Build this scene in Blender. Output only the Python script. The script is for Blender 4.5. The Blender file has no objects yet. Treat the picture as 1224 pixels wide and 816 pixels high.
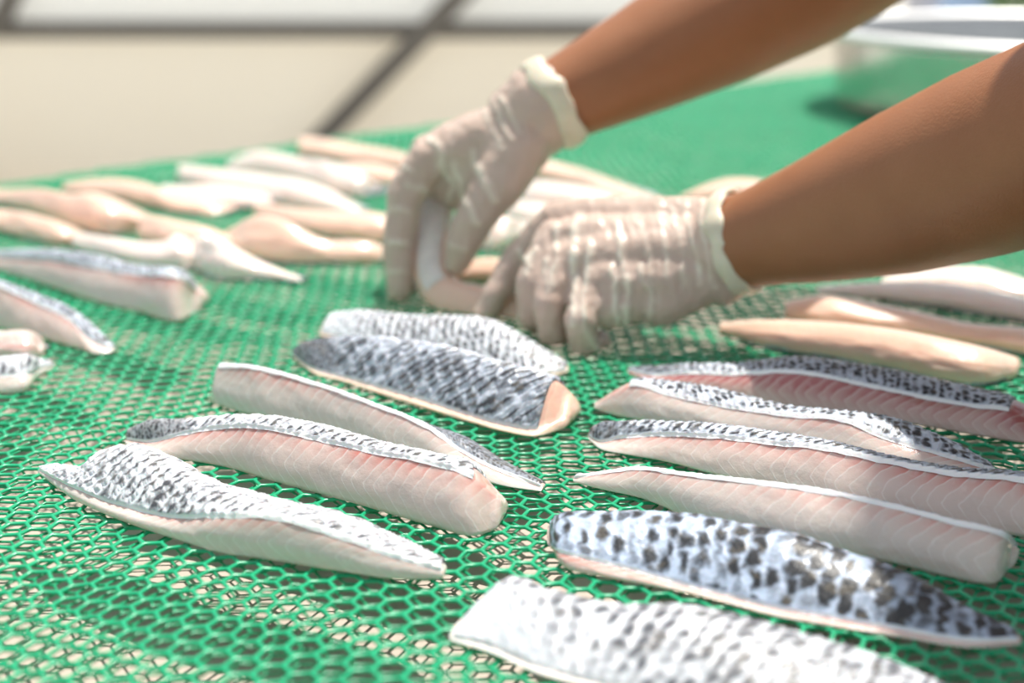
import bpy, bmesh, math, random
import numpy as np
from mathutils import Vector, Matrix

random.seed(7)
rng = np.random.default_rng(11)
scene = bpy.context.scene
COL = scene.collection

# ------------------------------------------------------------------ camera
FPX = 1704.0                      # focal length in pixels of the 1224x816 frame
CAM_H = 0.2076                    # camera height above the net
PITCH = math.radians(16.6)
cam_data = bpy.data.cameras.new('camera')
cam_data.sensor_width = 36.0
cam_data.lens = FPX / 1224.0 * 36.0
cam_data.clip_start = 0.01
cam_data.clip_end = 200.0
cam_data.dof.use_dof = True
cam_data.dof.focus_distance = 0.535
cam_data.dof.aperture_fstop = 5.4
cam = bpy.data.objects.new('camera', cam_data)
COL.objects.link(cam)
cam.location = (0, 0, CAM_H)
cam.rotation_euler = (math.pi / 2 - PITCH, 0, 0)
scene.camera = cam

# ------------------------------------------------------------------ sky, sun, exposure
SUN_TO = Vector((0.20, 0.30, 1.0)).normalized()
world = bpy.data.worlds.new('sky')
scene.world = world
world.use_nodes = True
wn = world.node_tree
wn.nodes.clear()
w_out = wn.nodes.new('ShaderNodeOutputWorld')
w_bg = wn.nodes.new('ShaderNodeBackground')
w_sky = wn.nodes.new('ShaderNodeTexSky')
w_sky.sky_type = 'NISHITA'
w_sky.sun_disc = False
w_sky.sun_elevation = math.asin(SUN_TO.z)
w_sky.sun_rotation = math.atan2(SUN_TO.x, SUN_TO.y)
w_sky.dust_density = 3.0
w_mix = wn.nodes.new('ShaderNodeMixRGB')
w_mix.inputs[0].default_value = 0.62
w_mix.inputs[2].default_value = (7.0, 7.2, 7.4, 1)      # thin bright cloud
wn.links.new(w_sky.outputs[0], w_mix.inputs[1])
wn.links.new(w_mix.outputs[0], w_bg.inputs[0])
w_bg.inputs[1].default_value = 0.098
wn.links.new(w_bg.outputs[0], w_out.inputs[0])

sun_data = bpy.data.lights.new('sun', 'SUN')
sun_data.energy = 5.8
sun_data.angle = math.radians(0.9)
sun_data.color = (1.0, 0.96, 0.89)
sun = bpy.data.objects.new('sun', sun_data)
COL.objects.link(sun)
sun.rotation_euler = (-SUN_TO).to_track_quat('-Z', 'Y').to_euler()
sun.location = (1, 1, 4)

scene.view_settings.view_transform = 'Standard'
scene.view_settings.look = 'None'
scene.view_settings.exposure = 0.12
scene.view_settings.gamma = 1.0
scene.view_settings.use_curve_mapping = False

# ------------------------------------------------------------------ pixel -> place helpers
SP, CP = math.sin(PITCH), math.cos(PITCH)
CAM = np.array([0, 0, CAM_H])

def ray(px, py):
    u = (px - 612.0) / FPX
    v = (py - 408.0) / FPX
    return np.array([u, CP - v * SP, -SP - v * CP])

def on_z(px, py, z=0.0):
    d = ray(px, py)
    return CAM + d * ((z - CAM_H) / d[2])

def at_y(px, py, Y):
    d = ray(px, py)
    return CAM + d * (Y / d[1])

def on_plane(px, py, P, n):
    d = ray(px, py)
    return CAM + d * (np.dot(P - CAM, n) / np.dot(d, n))

def project(co):
    r = co - CAM
    Z = r[:, 1] * CP - r[:, 2] * SP
    yc = -(r[:, 1] * SP + r[:, 2] * CP)
    return np.stack([612 + FPX * r[:, 0] / Z, 408 + FPX * yc / Z], 1)

# ------------------------------------------------------------------ small maths helpers
def hash2(i, j, s=0):
    h = (i.astype(np.int64) * 374761393 + j.astype(np.int64) * 668265263 + s * 2147483647 + 1442695) & 0xffffffff
    h = ((h ^ (h >> 13)) * 1274126177) & 0xffffffff
    h = h ^ (h >> 16)
    return (h & 0xffff) / 65535.0

def vnoise(x, y, s=0):
    x = np.asarray(x, float); y = np.asarray(y, float)
    i = np.floor(x); j = np.floor(y)
    fx = x - i; fy = y - j
    fx = fx * fx * (3 - 2 * fx); fy = fy * fy * (3 - 2 * fy)
    i = i.astype(int); j = j.astype(int)
    a = hash2(i, j, s); b = hash2(i + 1, j, s); c = hash2(i, j + 1, s); d = hash2(i + 1, j + 1, s)
    return (a * (1 - fx) + b * fx) * (1 - fy) + (c * (1 - fx) + d * fx) * fy

def fbm(x, y, s=0):
    return (vnoise(x, y, s) * 0.55 + vnoise(x * 2.1, y * 2.1, s + 5) * 0.3 + vnoise(x * 4.3, y * 4.3, s + 9) * 0.15)

def smooth(e0, e1, x):
    t = np.clip((x - e0) / (e1 - e0), 0, 1)
    return t * t * (3 - 2 * t)

def spline(pts, tk, tq):
    """cubic Hermite through pts (n x d) at knots tk, sampled at tq"""
    pts = np.asarray(pts, float)
    n = len(pts)
    m = np.zeros_like(pts)
    for i in range(n):
        if i == 0:
            m[i] = (pts[1] - pts[0]) / (tk[1] - tk[0])
        elif i == n - 1:
            m[i] = (pts[-1] - pts[-2]) / (tk[-1] - tk[-2])
        else:
            a = (pts[i] - pts[i - 1]) / (tk[i] - tk[i - 1]); b = (pts[i + 1] - pts[i]) / (tk[i + 1] - tk[i])
            wa = tk[i + 1] - tk[i]; wb = tk[i] - tk[i - 1]
            m[i] = (a * wa + b * wb) / (wa + wb)
    k = np.clip(np.searchsorted(tk, tq, side='right') - 1, 0, n - 2)
    h = (tk[k + 1] - tk[k])
    s = ((tq - tk[k]) / h)[:, None]
    h = h[:, None]
    return ((2 * s**3 - 3 * s**2 + 1) * pts[k] + (s**3 - 2 * s**2 + s) * h * m[k]
            + (-2 * s**3 + 3 * s**2) * pts[k + 1] + (s**3 - s**2) * h * m[k + 1])

# ------------------------------------------------------------------ mesh helpers
def mesh_np(name, verts, quads=None, tris=None, smooth_on=True):
    me = bpy.data.meshes.new(name)
    verts = np.asarray(verts, np.float32)
    quads = np.zeros((0, 4), np.int32) if quads is None else np.asarray(quads, np.int32).reshape(-1, 4)
    tris = np.zeros((0, 3), np.int32) if tris is None else np.asarray(tris, np.int32).reshape(-1, 3)
    me.vertices.add(len(verts))
    me.vertices.foreach_set('co', verts.ravel())
    nl = len(quads) * 4 + len(tris) * 3
    me.loops.add(nl)
    me.loops.foreach_set('vertex_index', np.concatenate([quads.ravel(), tris.ravel()]))
    me.polygons.add(len(quads) + len(tris))
    starts = np.concatenate([np.arange(len(quads)) * 4, len(quads) * 4 + np.arange(len(tris)) * 3])
    me.polygons.foreach_set('loop_start', starts.astype(np.int32))
    me.polygons.foreach_set('use_smooth', np.full(len(starts), smooth_on))
    me.update(calc_edges=True)
    me.validate()
    return me

def add_attr(me, name, vals):
    a = me.attributes.new(name, 'FLOAT', 'POINT')
    a.data.foreach_set('value', np.asarray(vals, np.float32))

def add_vec(me, name, vals):
    a = me.attributes.new(name, 'FLOAT_VECTOR', 'POINT')
    a.data.foreach_set('vector', np.asarray(vals, np.float32).ravel())

def link(name, me, m=None, parent=None):
    o = bpy.data.objects.new(name, me)
    COL.objects.link(o)
    if m is not None and me is not None:
        me.materials.append(m)
    if parent is not None:
        o.parent = parent
        o.matrix_parent_inverse = Matrix.Translation(-parent.location) if parent.location.length else Matrix()
    return o

def empty(name, loc=(0, 0, 0)):
    o = bpy.data.objects.new(name, None)
    COL.objects.link(o)
    o.location = loc
    o.empty_display_size = 0.02
    return o

def tag(o, label=None, cat=None, group=None, kind=None):
    if label: o['label'] = label
    if cat: o['category'] = cat
    if group: o['group'] = group
    if kind: o['kind'] = kind
    return o

def box_mesh(name, c, size, rotz=0, bevel=0.0):
    bm = bmesh.new()
    bmesh.ops.create_cube(bm, size=1.0)
    bmesh.ops.scale(bm, vec=size, verts=bm.verts)
    if bevel:
        bmesh.ops.bevel(bm, geom=list(bm.edges), offset=bevel, segments=2, affect='EDGES', profile=0.5)
    bmesh.ops.rotate(bm, cent=(0, 0, 0), matrix=Matrix.Rotation(rotz, 3, 'Z'), verts=bm.verts)
    bmesh.ops.translate(bm, vec=c, verts=bm.verts)
    me = bpy.data.meshes.new(name)
    bm.to_mesh(me); bm.free()
    return me

def lathe(name, prof, seg=64, centre=(0, 0, 0), smooth_on=True):
    prof = np.array(prof, float)
    a = np.arange(seg) / seg * 2 * np.pi
    n = len(prof)
    v = np.zeros((n, seg, 3))
    v[:, :, 0] = prof[:, 0, None] * np.cos(a); v[:, :, 1] = prof[:, 0, None] * np.sin(a); v[:, :, 2] = prof[:, 1, None]
    v += np.array(centre)
    i, j = np.meshgrid(np.arange(n - 1), np.arange(seg), indexing='ij')
    q = np.stack([i * seg + j, i * seg + (j + 1) % seg, (i + 1) * seg + (j + 1) % seg, (i + 1) * seg + j], -1).reshape(-1, 4)
    return mesh_np(name, v.reshape(-1, 3), q, smooth_on=smooth_on)

# ------------------------------------------------------------------ material helpers
class NB:
    def __init__(self, name):
        self.m = bpy.data.materials.new(name)
        self.m.use_nodes = True
        self.t = self.m.node_tree
        self.b = self.t.nodes['Principled BSDF']
    def n(self, typ, **kw):
        nd = self.t.nodes.new(typ)
        for k, v in kw.items():
            setattr(nd, k, v)
        return nd
    def l(self, a, b):
        self.t.links.new(a, b)
    def set(self, k, v):
        self.b.inputs[k].default_value = v
        return self
    def attr(self, name):
        return self.n('ShaderNodeAttribute', attribute_name=name)
    def math(self, op, a, b=None, c=None, clamp=False):
        nd = self.n('ShaderNodeMath', operation=op, use_clamp=clamp)
        for i, x in enumerate((a, b, c)):
            if x is None: continue
            if isinstance(x, (int, float)): nd.inputs[i].default_value = x
            else: self.l(x, nd.inputs[i])
        return nd.outputs[0]
    def mix(self, fac, a, b, blend='MIX'):
        nd = self.n('ShaderNodeMixRGB', blend_type=blend)
        for i, x in enumerate((fac, a, b)):
            if isinstance(x, (int, float)): nd.inputs[i].default_value = x
            elif isinstance(x, tuple): nd.inputs[i].default_value = (*x, 1) if len(x) == 3 else x
            else: self.l(x, nd.inputs[i])
        return nd.outputs[0]
    def noise(self, scale, detail=3, vec=None, rough=0.5):
        nd = self.n('ShaderNodeTexNoise')
        nd.inputs['Scale'].default_value = scale; nd.inputs['Detail'].default_value = detail
        nd.inputs['Roughness'].default_value = rough
        if vec is None:
            vec = self.n('ShaderNodeTexCoord').outputs['Object']
        self.l(vec, nd.inputs['Vector'])
        return nd.outputs['Fac']
    def ramp(self, fac, stops):
        nd = self.n('ShaderNodeValToRGB')
        el = nd.color_ramp.elements
        while len(el) < len(stops): el.new(0.5)
        for e, (p, c) in zip(el, stops):
            e.position = p; e.color = (*c, 1)
        self.l(fac, nd.inputs[0])
        return nd.outputs[0]
    def bump(self, h, strength, dist):
        nd = self.n('ShaderNodeBump')
        nd.inputs['Strength'].default_value = strength; nd.inputs['Distance'].default_value = dist
        self.l(h, nd.inputs['Height'])
        self.l(nd.outputs[0], self.b.inputs['Normal'])
    def base(self, s):
        self.l(s, self.b.inputs['Base Color'])

def plain(name, col, rough=0.5, metal=0.0, var=0.12, scale=20.0):
    k = NB(name)
    f = k.noise(scale, 4)
    dark = tuple(c * (1 - var) for c in col)
    k.base(k.mix(f, dark, tuple(min(1, c * (1 + var)) for c in col)))
    k.set('Roughness', rough).set('Metallic', metal)
    return k.m

def m_net(name, col):
    k = NB(name)
    f = k.noise(60, 3)
    k.base(k.mix(f, tuple(c * 0.82 for c in col), tuple(c * 1.12 for c in col)))
    k.set('Roughness', 0.30).set('IOR', 1.5).set('Specular IOR Level', 0.6)
    k.set('Sheen Weight', 0.3).set('Sheen Roughness', 0.4)
    k.b.inputs['Sheen Tint'].default_value = (0.55, 1.0, 0.78, 1)
    # a little light comes through the thin plastic
    tr = k.n('ShaderNodeBsdfTranslucent'); tr.inputs[0].default_value = (0.03, 0.62, 0.26, 1)
    mx = k.n('ShaderNodeMixShader'); mx.inputs[0].default_value = 0.12
    k.l(k.b.outputs[0], mx.inputs[1]); k.l(tr.outputs[0], mx.inputs[2])
    k.l(mx.outputs[0], k.t.nodes['Material Output'].inputs[0])
    return k.m

def m_flesh(name, base, red, line=0.5, redcol=(0.62, 0.20, 0.16), rough=0.32):
    """fish flesh: chevron muscle bands along 'fl' (u metres, v 0..1), red muscle near the skin"""
    k = NB(name)
    at = k.attr('fl')
    sx = k.n('ShaderNodeSeparateXYZ'); k.l(at.outputs['Vector'], sx.inputs[0])
    u, v, redw = sx.outputs
    nz = k.noise(90, 2)
    nz2 = k.noise(420, 3)
    bend = k.math('ABSOLUTE', k.math('SUBTRACT', v, 0.42))
    bend = k.math('POWER', bend, 1.25)
    s = k.math('SUBTRACT', k.math('MULTIPLY', u, 1 / 0.0056), k.math('MULTIPLY', bend, 3.4))
    s = k.math('ADD', s, k.math('MULTIPLY', nz, 1.1))
    fr = k.math('FRACT', s)
    d = k.math('ABSOLUTE', k.math('SUBTRACT', fr, 0.5))          # 0 mid band .. 0.5 at the seam
    seam = k.math('SMOOTH_MIN', 1.0, k.math('MULTIPLY', k.math('SUBTRACT', d, 0.40), 11.0), 0.05)
    seam = k.math('MAXIMUM', seam, 0.0)
    seam = k.math('MULTIPLY', seam, line)
    patch = k.noise(55, 2)
    patch = k.math('MULTIPLY', k.math('SUBTRACT', patch, 0.26), 4.0, clamp=True)
    seam = k.math('MULTIPLY', k.math('MULTIPLY', seam, patch), k.math('ADD', 0.1, k.math('MULTIPLY', nz2, 1.2)))
    fib = k.math('MULTIPLY', k.math('MULTIPLY', k.math('SUBTRACT', k.noise(230, 4), 0.55), 5.0, clamp=True), line * 0.5)
    c0 = k.mix(nz, tuple(c * 0.93 for c in base), tuple(min(1, c * 1.06) for c in base))
    band = k.math('MULTIPLY', fr, 0.16)
    c0 = k.mix(band, c0, (base[0], base[1] * 0.84, base[2] * 0.78))
    rr = k.math('MULTIPLY', redw, red)
    rr = k.math('MULTIPLY', rr, k.math('ADD', 0.35, k.math('MULTIPLY', fr, 0.9)))
    c1 = k.mix(k.math('MINIMUM', rr, 0.95), c0, redcol)
    c2 = k.mix(k.math('MAXIMUM', seam, k.math('MULTIPLY', fib, k.math('SUBTRACT', 1.0, d))), c1, (0.93, 0.90, 0.86))
    k.base(c2)
    k.set('Roughness', rough).set('IOR', 1.4).set('Specular IOR Level', 0.55)
    k.set('Subsurface Weight', 0.55).set('Subsurface Scale', 0.004)
    k.b.inputs['Subsurface Radius'].default_value = (1.0, 0.55, 0.4)
    k.set('Coat Weight', 0.7).set('Coat Roughness', 0.10)
    h = k.math('ADD', k.math('MULTIPLY', k.noise(260, 4, rough=0.6), 1.0), k.math('MULTIPLY', seam, 0.3))
    k.bump(h, 0.28, 0.0011)
    return k.m

def m_skin(name, pale, dark, warm=(0.30, 0.25, 0.17)):
    k = NB(name)
    p = k.attr('pig').outputs['Fac']
    nz = k.noise(700, 3)
    nz2 = k.noise(160, 3)
    pp = k.math('ADD', p, k.math('MULTIPLY', k.math('SUBTRACT', nz, 0.5), 0.55))
    mid = tuple((a * 0.45 + b * 0.55) for a, b in zip(pale, dark))
    c = k.ramp(pp, [(0.12, pale), (0.45, mid), (0.85, dark)])
    wf = k.math('MULTIPLY', k.math('MULTIPLY', k.math('GREATER_THAN', nz2, 0.56), p), 0.2)
    rimf = k.math('MULTIPLY', p, -1.2, clamp=True)
    k.base(k.mix(rimf, k.mix(k.math('MAXIMUM', wf, 0.0), c, warm), (0.93, 0.93, 0.93)))
    k.set('Roughness', 0.40).set('Specular IOR Level', 0.4)
    k.set('Coat Weight', 0.14).set('Coat Roughness', 0.2)
    k.set('Subsurface Weight', 0.15).set('Subsurface Scale', 0.0015)
    k.bump(nz, 0.4, 0.0006)
    return k.m

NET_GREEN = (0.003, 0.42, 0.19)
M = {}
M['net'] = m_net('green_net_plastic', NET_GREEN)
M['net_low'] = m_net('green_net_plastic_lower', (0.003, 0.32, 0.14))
M['board'] = plain('pale_board', (0.50, 0.41, 0.35), 0.7, var=0.06, scale=12)
M['rail'] = plain('painted_rail', (0.55, 0.50, 0.42), 0.6)
M['steel_leg'] = plain('galvanised_steel', (0.5, 0.5, 0.5), 0.4, 0.8)
M['flesh_white'] = m_flesh('flesh_white', (0.70, 0.625, 0.565), 0.6, 0.5, rough=0.22)
M['flesh_pink'] = m_flesh('flesh_pink', (0.72, 0.60, 0.54), 0.8, 0.55, rough=0.24)
M['flesh_red'] = m_flesh('flesh_red', (0.62, 0.47, 0.41), 1.3, 0.35, redcol=(0.42, 0.12, 0.12))
M['flesh_peach'] = m_flesh('flesh_peach', (0.86, 0.61, 0.48), 0.25, 0.15)
M['flesh_cream'] = m_flesh('flesh_cream', (0.90, 0.79, 0.72), 0.2, 0.15)
M['skin_white'] = m_skin('skin_white', (0.70, 0.725, 0.77), (0.06, 0.062, 0.07))
M['skin_grey'] = m_skin('skin_grey', (0.54, 0.59, 0.67), (0.030, 0.032, 0.038))
M['skin_blue'] = m_skin('skin_blue', (0.47, 0.56, 0.71), (0.022, 0.024, 0.028))
M['skin_pale'] = m_skin('skin_pale', (0.84, 0.79, 0.74), (0.35, 0.33, 0.34))
M['skin_soft'] = m_skin('skin_soft', (0.62, 0.64, 0.68), (0.09, 0.095, 0.11))

# ------------------------------------------------------------------ floor
FLOOR_Z = -0.80
m_slab = NB('concrete_slab')
f1 = m_slab.noise(0.35, 3); f2 = m_slab.noise(9, 5)
cc = m_slab.mix(f1, (0.56, 0.52, 0.44), (0.66, 0.65, 0.60))
m_slab.base(m_slab.mix(m_slab.math('MULTIPLY', f2, 0.25), cc, (0.60, 0.57, 0.50)))
m_slab.set('Roughness', 0.75)
M['joint'] = plain('dark_joint', (0.34, 0.32, 0.28), 0.9, scale=5)

fl = box_mesh('floor', (0, 30, FLOOR_Z - 0.12), (120, 140, 0.2))
floor = tag(link('floor', fl, M['joint']), 'pale concrete slab floor behind the table', 'floor', kind='structure')
GAP = 0.006
xs = np.arange(-8.0, 12.1, 2.0); ys = np.arange(-2.0, 24.1, 2.0)
slab_me = box_mesh('slab', (0, 0, 0), (2 - 2 * GAP, 2 - 2 * GAP, 0.04), 0, 0.004)
slab_me.materials.append(m_slab.m)
for x in xs[:-1]:
    for y in ys[:-1]:
        o = link('slab', slab_me, None, floor)
        o.location = (x + 1, y + 1, FLOOR_Z - 0.02)

# ------------------------------------------------------------------ translucent sheet wall on a steel frame, behind the table
WY = 5.5
def wall_pt(px, py):
    return at_y(px, py, WY)
def m_sheet(name, c0, c1):
    k = NB(name)
    f = k.noise(0.5, 3)
    k.base(k.mix(f, c0, c1)); k.set('Roughness', 0.55)
    tr = k.n('ShaderNodeBsdfTranslucent'); k.l(k.mix(f, c0, c1), tr.inputs[0])
    mx = k.n('ShaderNodeMixShader'); mx.inputs[0].default_value = 0.5
    k.l(k.b.outputs[0], mx.inputs[1]); k.l(tr.outputs[0], mx.inputs[2])
    k.l(mx.outputs[0], k.t.nodes['Material Output'].inputs[0])
    return k.m
M['sheet_low'] = m_sheet('cream_sheet', (0.90, 0.84, 0.74), (0.93, 0.92, 0.87))
M['sheet_up'] = m_sheet('white_sheet', (0.90, 0.91, 0.90), (0.94, 0.94, 0.92))
M['frame'] = plain('weathered_frame_steel', (0.17, 0.155, 0.135), 0.6, 0.2)
WX0, WX1 = -7.0, wall_pt(1030, 40)[0]
rail_z = wall_pt(300, 36)[2]
WTOP = 1.7
wall = tag(link('wall_back', box_mesh('wall_back', ((WX0 + WX1) / 2, WY + 0.05, FLOOR_Z + 0.03), (WX1 - WX0, 0.06, 0.06)), M['sheet_low']),
           'translucent sheet wall on a dark steel frame behind the table', 'wall', kind='structure')
px_w = 3.6
x = WX1
while x > WX0 + 0.1:
    x0 = max(x - px_w, WX0)
    for z0, z1, mm in ((FLOOR_Z + 0.06, rail_z, 'sheet_low'), (rail_z, WTOP, 'sheet_up')):
        link('sheet_panel', box_mesh('sheet_panel', ((x + x0) / 2, WY + 0.03, (z0 + z1) / 2), (x - x0 - 0.006, 0.008, z1 - z0 - 0.006)), M[mm], wall)
    x = x0
def bar(p0, p1, wd):
    p0 = Vector(p0); p1 = Vector(p1); d = p1 - p0
    me = box_mesh('frame_bar', (0, 0, 0), (d.length, wd, wd), 0, wd * 0.1)
    me.transform(Matrix.Translation((p0 + p1) / 2) @ d.to_track_quat('X', 'Z').to_matrix().to_4x4())
    link('frame_bar', me, M['frame'], wall)
bar((WX0, WY, rail_z), (WX1, WY, rail_z), 0.062)
bar((WX0, WY + 0.03, WTOP), (WX1, WY + 0.03, WTOP), 0.05)
a = wall_pt(560, -16); b = wall_pt(372, 178)
d = (a - b) / (a[2] - b[2])
foot = b - d * (b[2] - FLOOR_Z); top = b + d * (WTOP - b[2])
bar(foot - np.array([0, 0.035, 0]), top - np.array([0, 0.035, 0]), 0.08)
a = wall_pt(20, -12); b = wall_pt(-2, 36)
d = (a - b) / (a[2] - b[2])
bar(b - np.array([0, 0.035, 0]), b + d * (WTOP - b[2]) - np.array([0, 0.035, 0]), 0.07)
bar((WX1, WY, FLOOR_Z), (WX1, WY, WTOP), 0.05)
bar((WX0, WY, FLOOR_Z), (WX0, WY, WTOP), 0.05)

# ------------------------------------------------------------------ drying table (edge runs 45 degrees across the view)
E0 = on_z(40, 217)[:2]; E1 = on_z(1003, 84)[:2]
ED = (E1 - E0) / np.linalg.norm(E1 - E0)
EN = np.array([ED[1], -ED[0]])             # into the table
ANG = math.atan2(ED[1], ED[0])
T0, T1, WID = -0.55, 1.62, 1.08
BOARD_Z = -0.036
def tp(t, p):
    q = E0 + ED * t + EN * p
    return q
c = tp((T0 + T1) / 2, WID / 2)
table = empty('drying_table', (c[0], c[1], FLOOR_Z))
tag(table, 'long drying table with pale board top under the green netting', 'table')
link('tabletop', box_mesh('tabletop', (c[0], c[1], BOARD_Z - 0.0125), (T1 - T0, WID, 0.025), ANG, 0.002), M['board'], table)
RH = abs(BOARD_Z) - 0.0068
for p in (0.02, WID - 0.02):
    q = tp((T0 + T1) / 2, p)
    link('frame_rail', box_mesh('frame_rail', (q[0], q[1], BOARD_Z + RH / 2), (T1 - T0, 0.03, RH), ANG, 0.002), M['rail'], table)
for t in (T0 + 0.02, T1 - 0.02):
    q = tp(t, WID / 2)
    link('frame_rail', box_mesh('frame_rail', (q[0], q[1], BOARD_Z + RH / 2), (0.03, WID - 0.07, RH), ANG, 0.002), M['rail'], table)
for t in (T0 + 0.06, T1 - 0.06):
    for p in (0.06, WID - 0.06):
        q = tp(t, p)
        zt = BOARD_Z - 0.025
        link('leg', box_mesh('leg', (q[0], q[1], (FLOOR_Z + zt) / 2), (0.04, 0.04, zt - FLOOR_Z), ANG, 0.003), M['steel_leg'], table)

# ------------------------------------------------------------------ green netting: two layers of hexagonal plastic mesh
HEX_A = 0.0057
def net_layer(name, rot, shift, z0, r, m, seed, parent):
    a = HEX_A
    ca, sa = math.cos(rot), math.sin(rot)
    R = 2.2
    nx = int(R / (1.5 * a)); ny = int(R / (math.sqrt(3) * a))
    I, J = np.meshgrid(np.arange(-nx, nx), np.arange(-ny, ny), indexing='ij')
    I = I.ravel(); J = J.ravel()
    cx = I * 1.5 * a + shift[0]; cy = (J + 0.5 * (I % 2)) * math.sqrt(3) * a + shift[1]
    def place(x, y):
        wx = (vnoise(x / 0.07, y / 0.07, seed) - .5) * 0.004 + (vnoise(x / 0.018, y / 0.018, seed + 3) - .5) * 0.0013
        wy = (vnoise(x / 0.07 + 40, y / 0.07, seed) - .5) * 0.004 + (vnoise(x / 0.018 + 40, y / 0.018, seed + 3) - .5) * 0.0013
        x = x + wx; y = y + wy
        return ca * x - sa * y + 0.25, sa * x + ca * y + 0.75
    X, Y = place(cx, cy)
    rel = np.stack([X, Y], 1) - E0
    t = rel @ ED; p = rel @ EN
    keep = (t > T0 - 0.02) & (t < T1 + 0.02) & (p > -0.012) & (p < WID + 0.012)
    # the far part of the far end of the table is never near the camera: keep to what can be seen
    cx, cy = cx[keep], cy[keep]
    ang = np.arange(6) * np.pi / 3
    kx = cx[:, None] + a * np.cos(ang); ky = cy[:, None] + a * np.sin(ang)      # corners
    key = np.round(np.stack([kx.ravel(), ky.ravel()], 1) / (a * 0.25)).astype(np.int64)
    uniq, inv = np.unique(key[:, 0] * 1000003 + key[:, 1], return_inverse=True)
    first = np.zeros(len(uniq), int); first[inv[::-1]] = np.arange(len(inv))[::-1]
    nu = len(uniq)
    ux, uy = kx.ravel()[first], ky.ravel()[first]
    PX, PY = place(ux, uy)
    PZ = z0 + (fbm(PX / 0.05, PY / 0.05, seed + 20) - 0.5) * 0.0022 + (hash2(key[first, 0], key[first, 1], seed) - 0.5) * 0.0007
    node = np.stack([PX, PY, PZ], 1)
    corner = node[inv].reshape(-1, 6, 3)
    cen = corner.mean(1, keepdims=True)
    dirv = cen - corner
    dirv = dirv / np.linalg.norm(dirv, axis=2, keepdims=True)
    nc = len(cx)
    rings = [(0.62, 0.80), (1.02, 0.12), (0.80, -0.62)]
    V = [node + np.array([0, 0, r])]
    idx = [inv.reshape(-1, 6)]
    base = nu
    rr = r * (0.85 + 0.3 * hash2(np.arange(nc), np.arange(nc), seed + 4))[:, None, None]
    for off, zz in rings:
        ring = corner + dirv * (off * rr / math.cos(math.pi / 6)) + np.array([0, 0, 1.0]) * (zz * r)
        V.append(ring.reshape(-1, 3))
        idx.append(base + np.arange(nc * 6).reshape(nc, 6))
        base += nc * 6
    Q = []
    for b in range(len(idx) - 1):
        A, B = idx[b], idx[b + 1]
        Q.append(np.stack([A, np.roll(A, -1, 1), np.roll(B, -1, 1), B], -1).reshape(-1, 4))
    me = mesh_np(name, np.concatenate(V), np.concatenate(Q))
    print(name, 'cells', nc)
    return link(name, me, m, parent)

net = empty('drying_net', (c[0], c[1], -0.0035))
tag(net, 'green hexagonal plastic netting stretched over the drying table', 'netting')
NET_Z = -0.0012
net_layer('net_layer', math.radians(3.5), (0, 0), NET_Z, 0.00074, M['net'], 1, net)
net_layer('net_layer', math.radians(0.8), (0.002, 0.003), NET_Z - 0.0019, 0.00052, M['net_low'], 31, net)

# ------------------------------------------------------------------ fish fillets
def scales(u, v, style, seed, tail=None):
    """pigment 0..1 and relief (m) of scaled skin; u, v in metres"""
    pu, pv = style.get('pu', 0.0042), style.get('pv', 0.0046)
    uu = u + style.get('slant', 0.0) * v + (fbm(u / 0.012, v / 0.012, seed) - .5) * 0.0022
    vv = v + (fbm(u / 0.012 + 9, v / 0.012, seed + 1) - .5) * 0.0022
    wq = style.get('warp', 0.0026)
    uu = uu + (fbm(u / 0.0032, v / 0.0032, seed + 41) - .5) * wq
    vv = vv + (fbm(u / 0.0032 + 5, v / 0.0032, seed + 42) - .5) * wq
    i0 = np.floor(uu / pu)
    pig = np.zeros_like(u); hgt = np.zeros_like(u)
    for di in (-1, 0, 1, 2):
        i = i0 + di
        for dj in (-1, 0, 1):
            j = np.floor(vv / pv - 0.5 * (i % 2)) + dj
            jx = hash2(i, j, seed + 11) - .5; jy2 = hash2(i, j, seed + 12) - .5
            amp = hash2(i, j, seed + 13)
            dx = (uu - (i + 0.5 + 0.35 * jx) * pu) / pu
            dy = (vv - (j + 0.5 + 0.5 * (i % 2) + 0.3 * jy2) * pv) / pv
            dxc = dx + style.get('cres', 0.5) * dy * dy
            wa = style.get('a', 0.30) * (0.7 + 0.6 * hash2(i, j, seed + 14)); wb = style.get('b', 0.42) * (0.75 + 0.5 * hash2(i, j, seed + 15))
            e = (dxc / wa) ** 2 + (dy / wb) ** 2
            s = np.exp(-e ** 1.6) * smooth(style.get('gap', 0.15), style.get('gap', 0.15) + 0.45, amp)
            pig = np.maximum(pig, s)
            # a scale pocket: ramp that drops at its rear rim
            q = np.where((np.abs(dy) < 0.62) & (dxc > -0.75) & (dxc < 0.45), (dxc + 0.75) / 1.2 * (1 - (dy / 0.75) ** 2), 0)
            hgt = np.maximum(hgt, q)
    mott = fbm(u / 0.009, v / 0.009, seed + 30)
    pig = pig * np.clip(style.get('dark', 1.0) * (0.45 + 1.1 * mott), 0, 1)
    return pig, hgt

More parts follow.
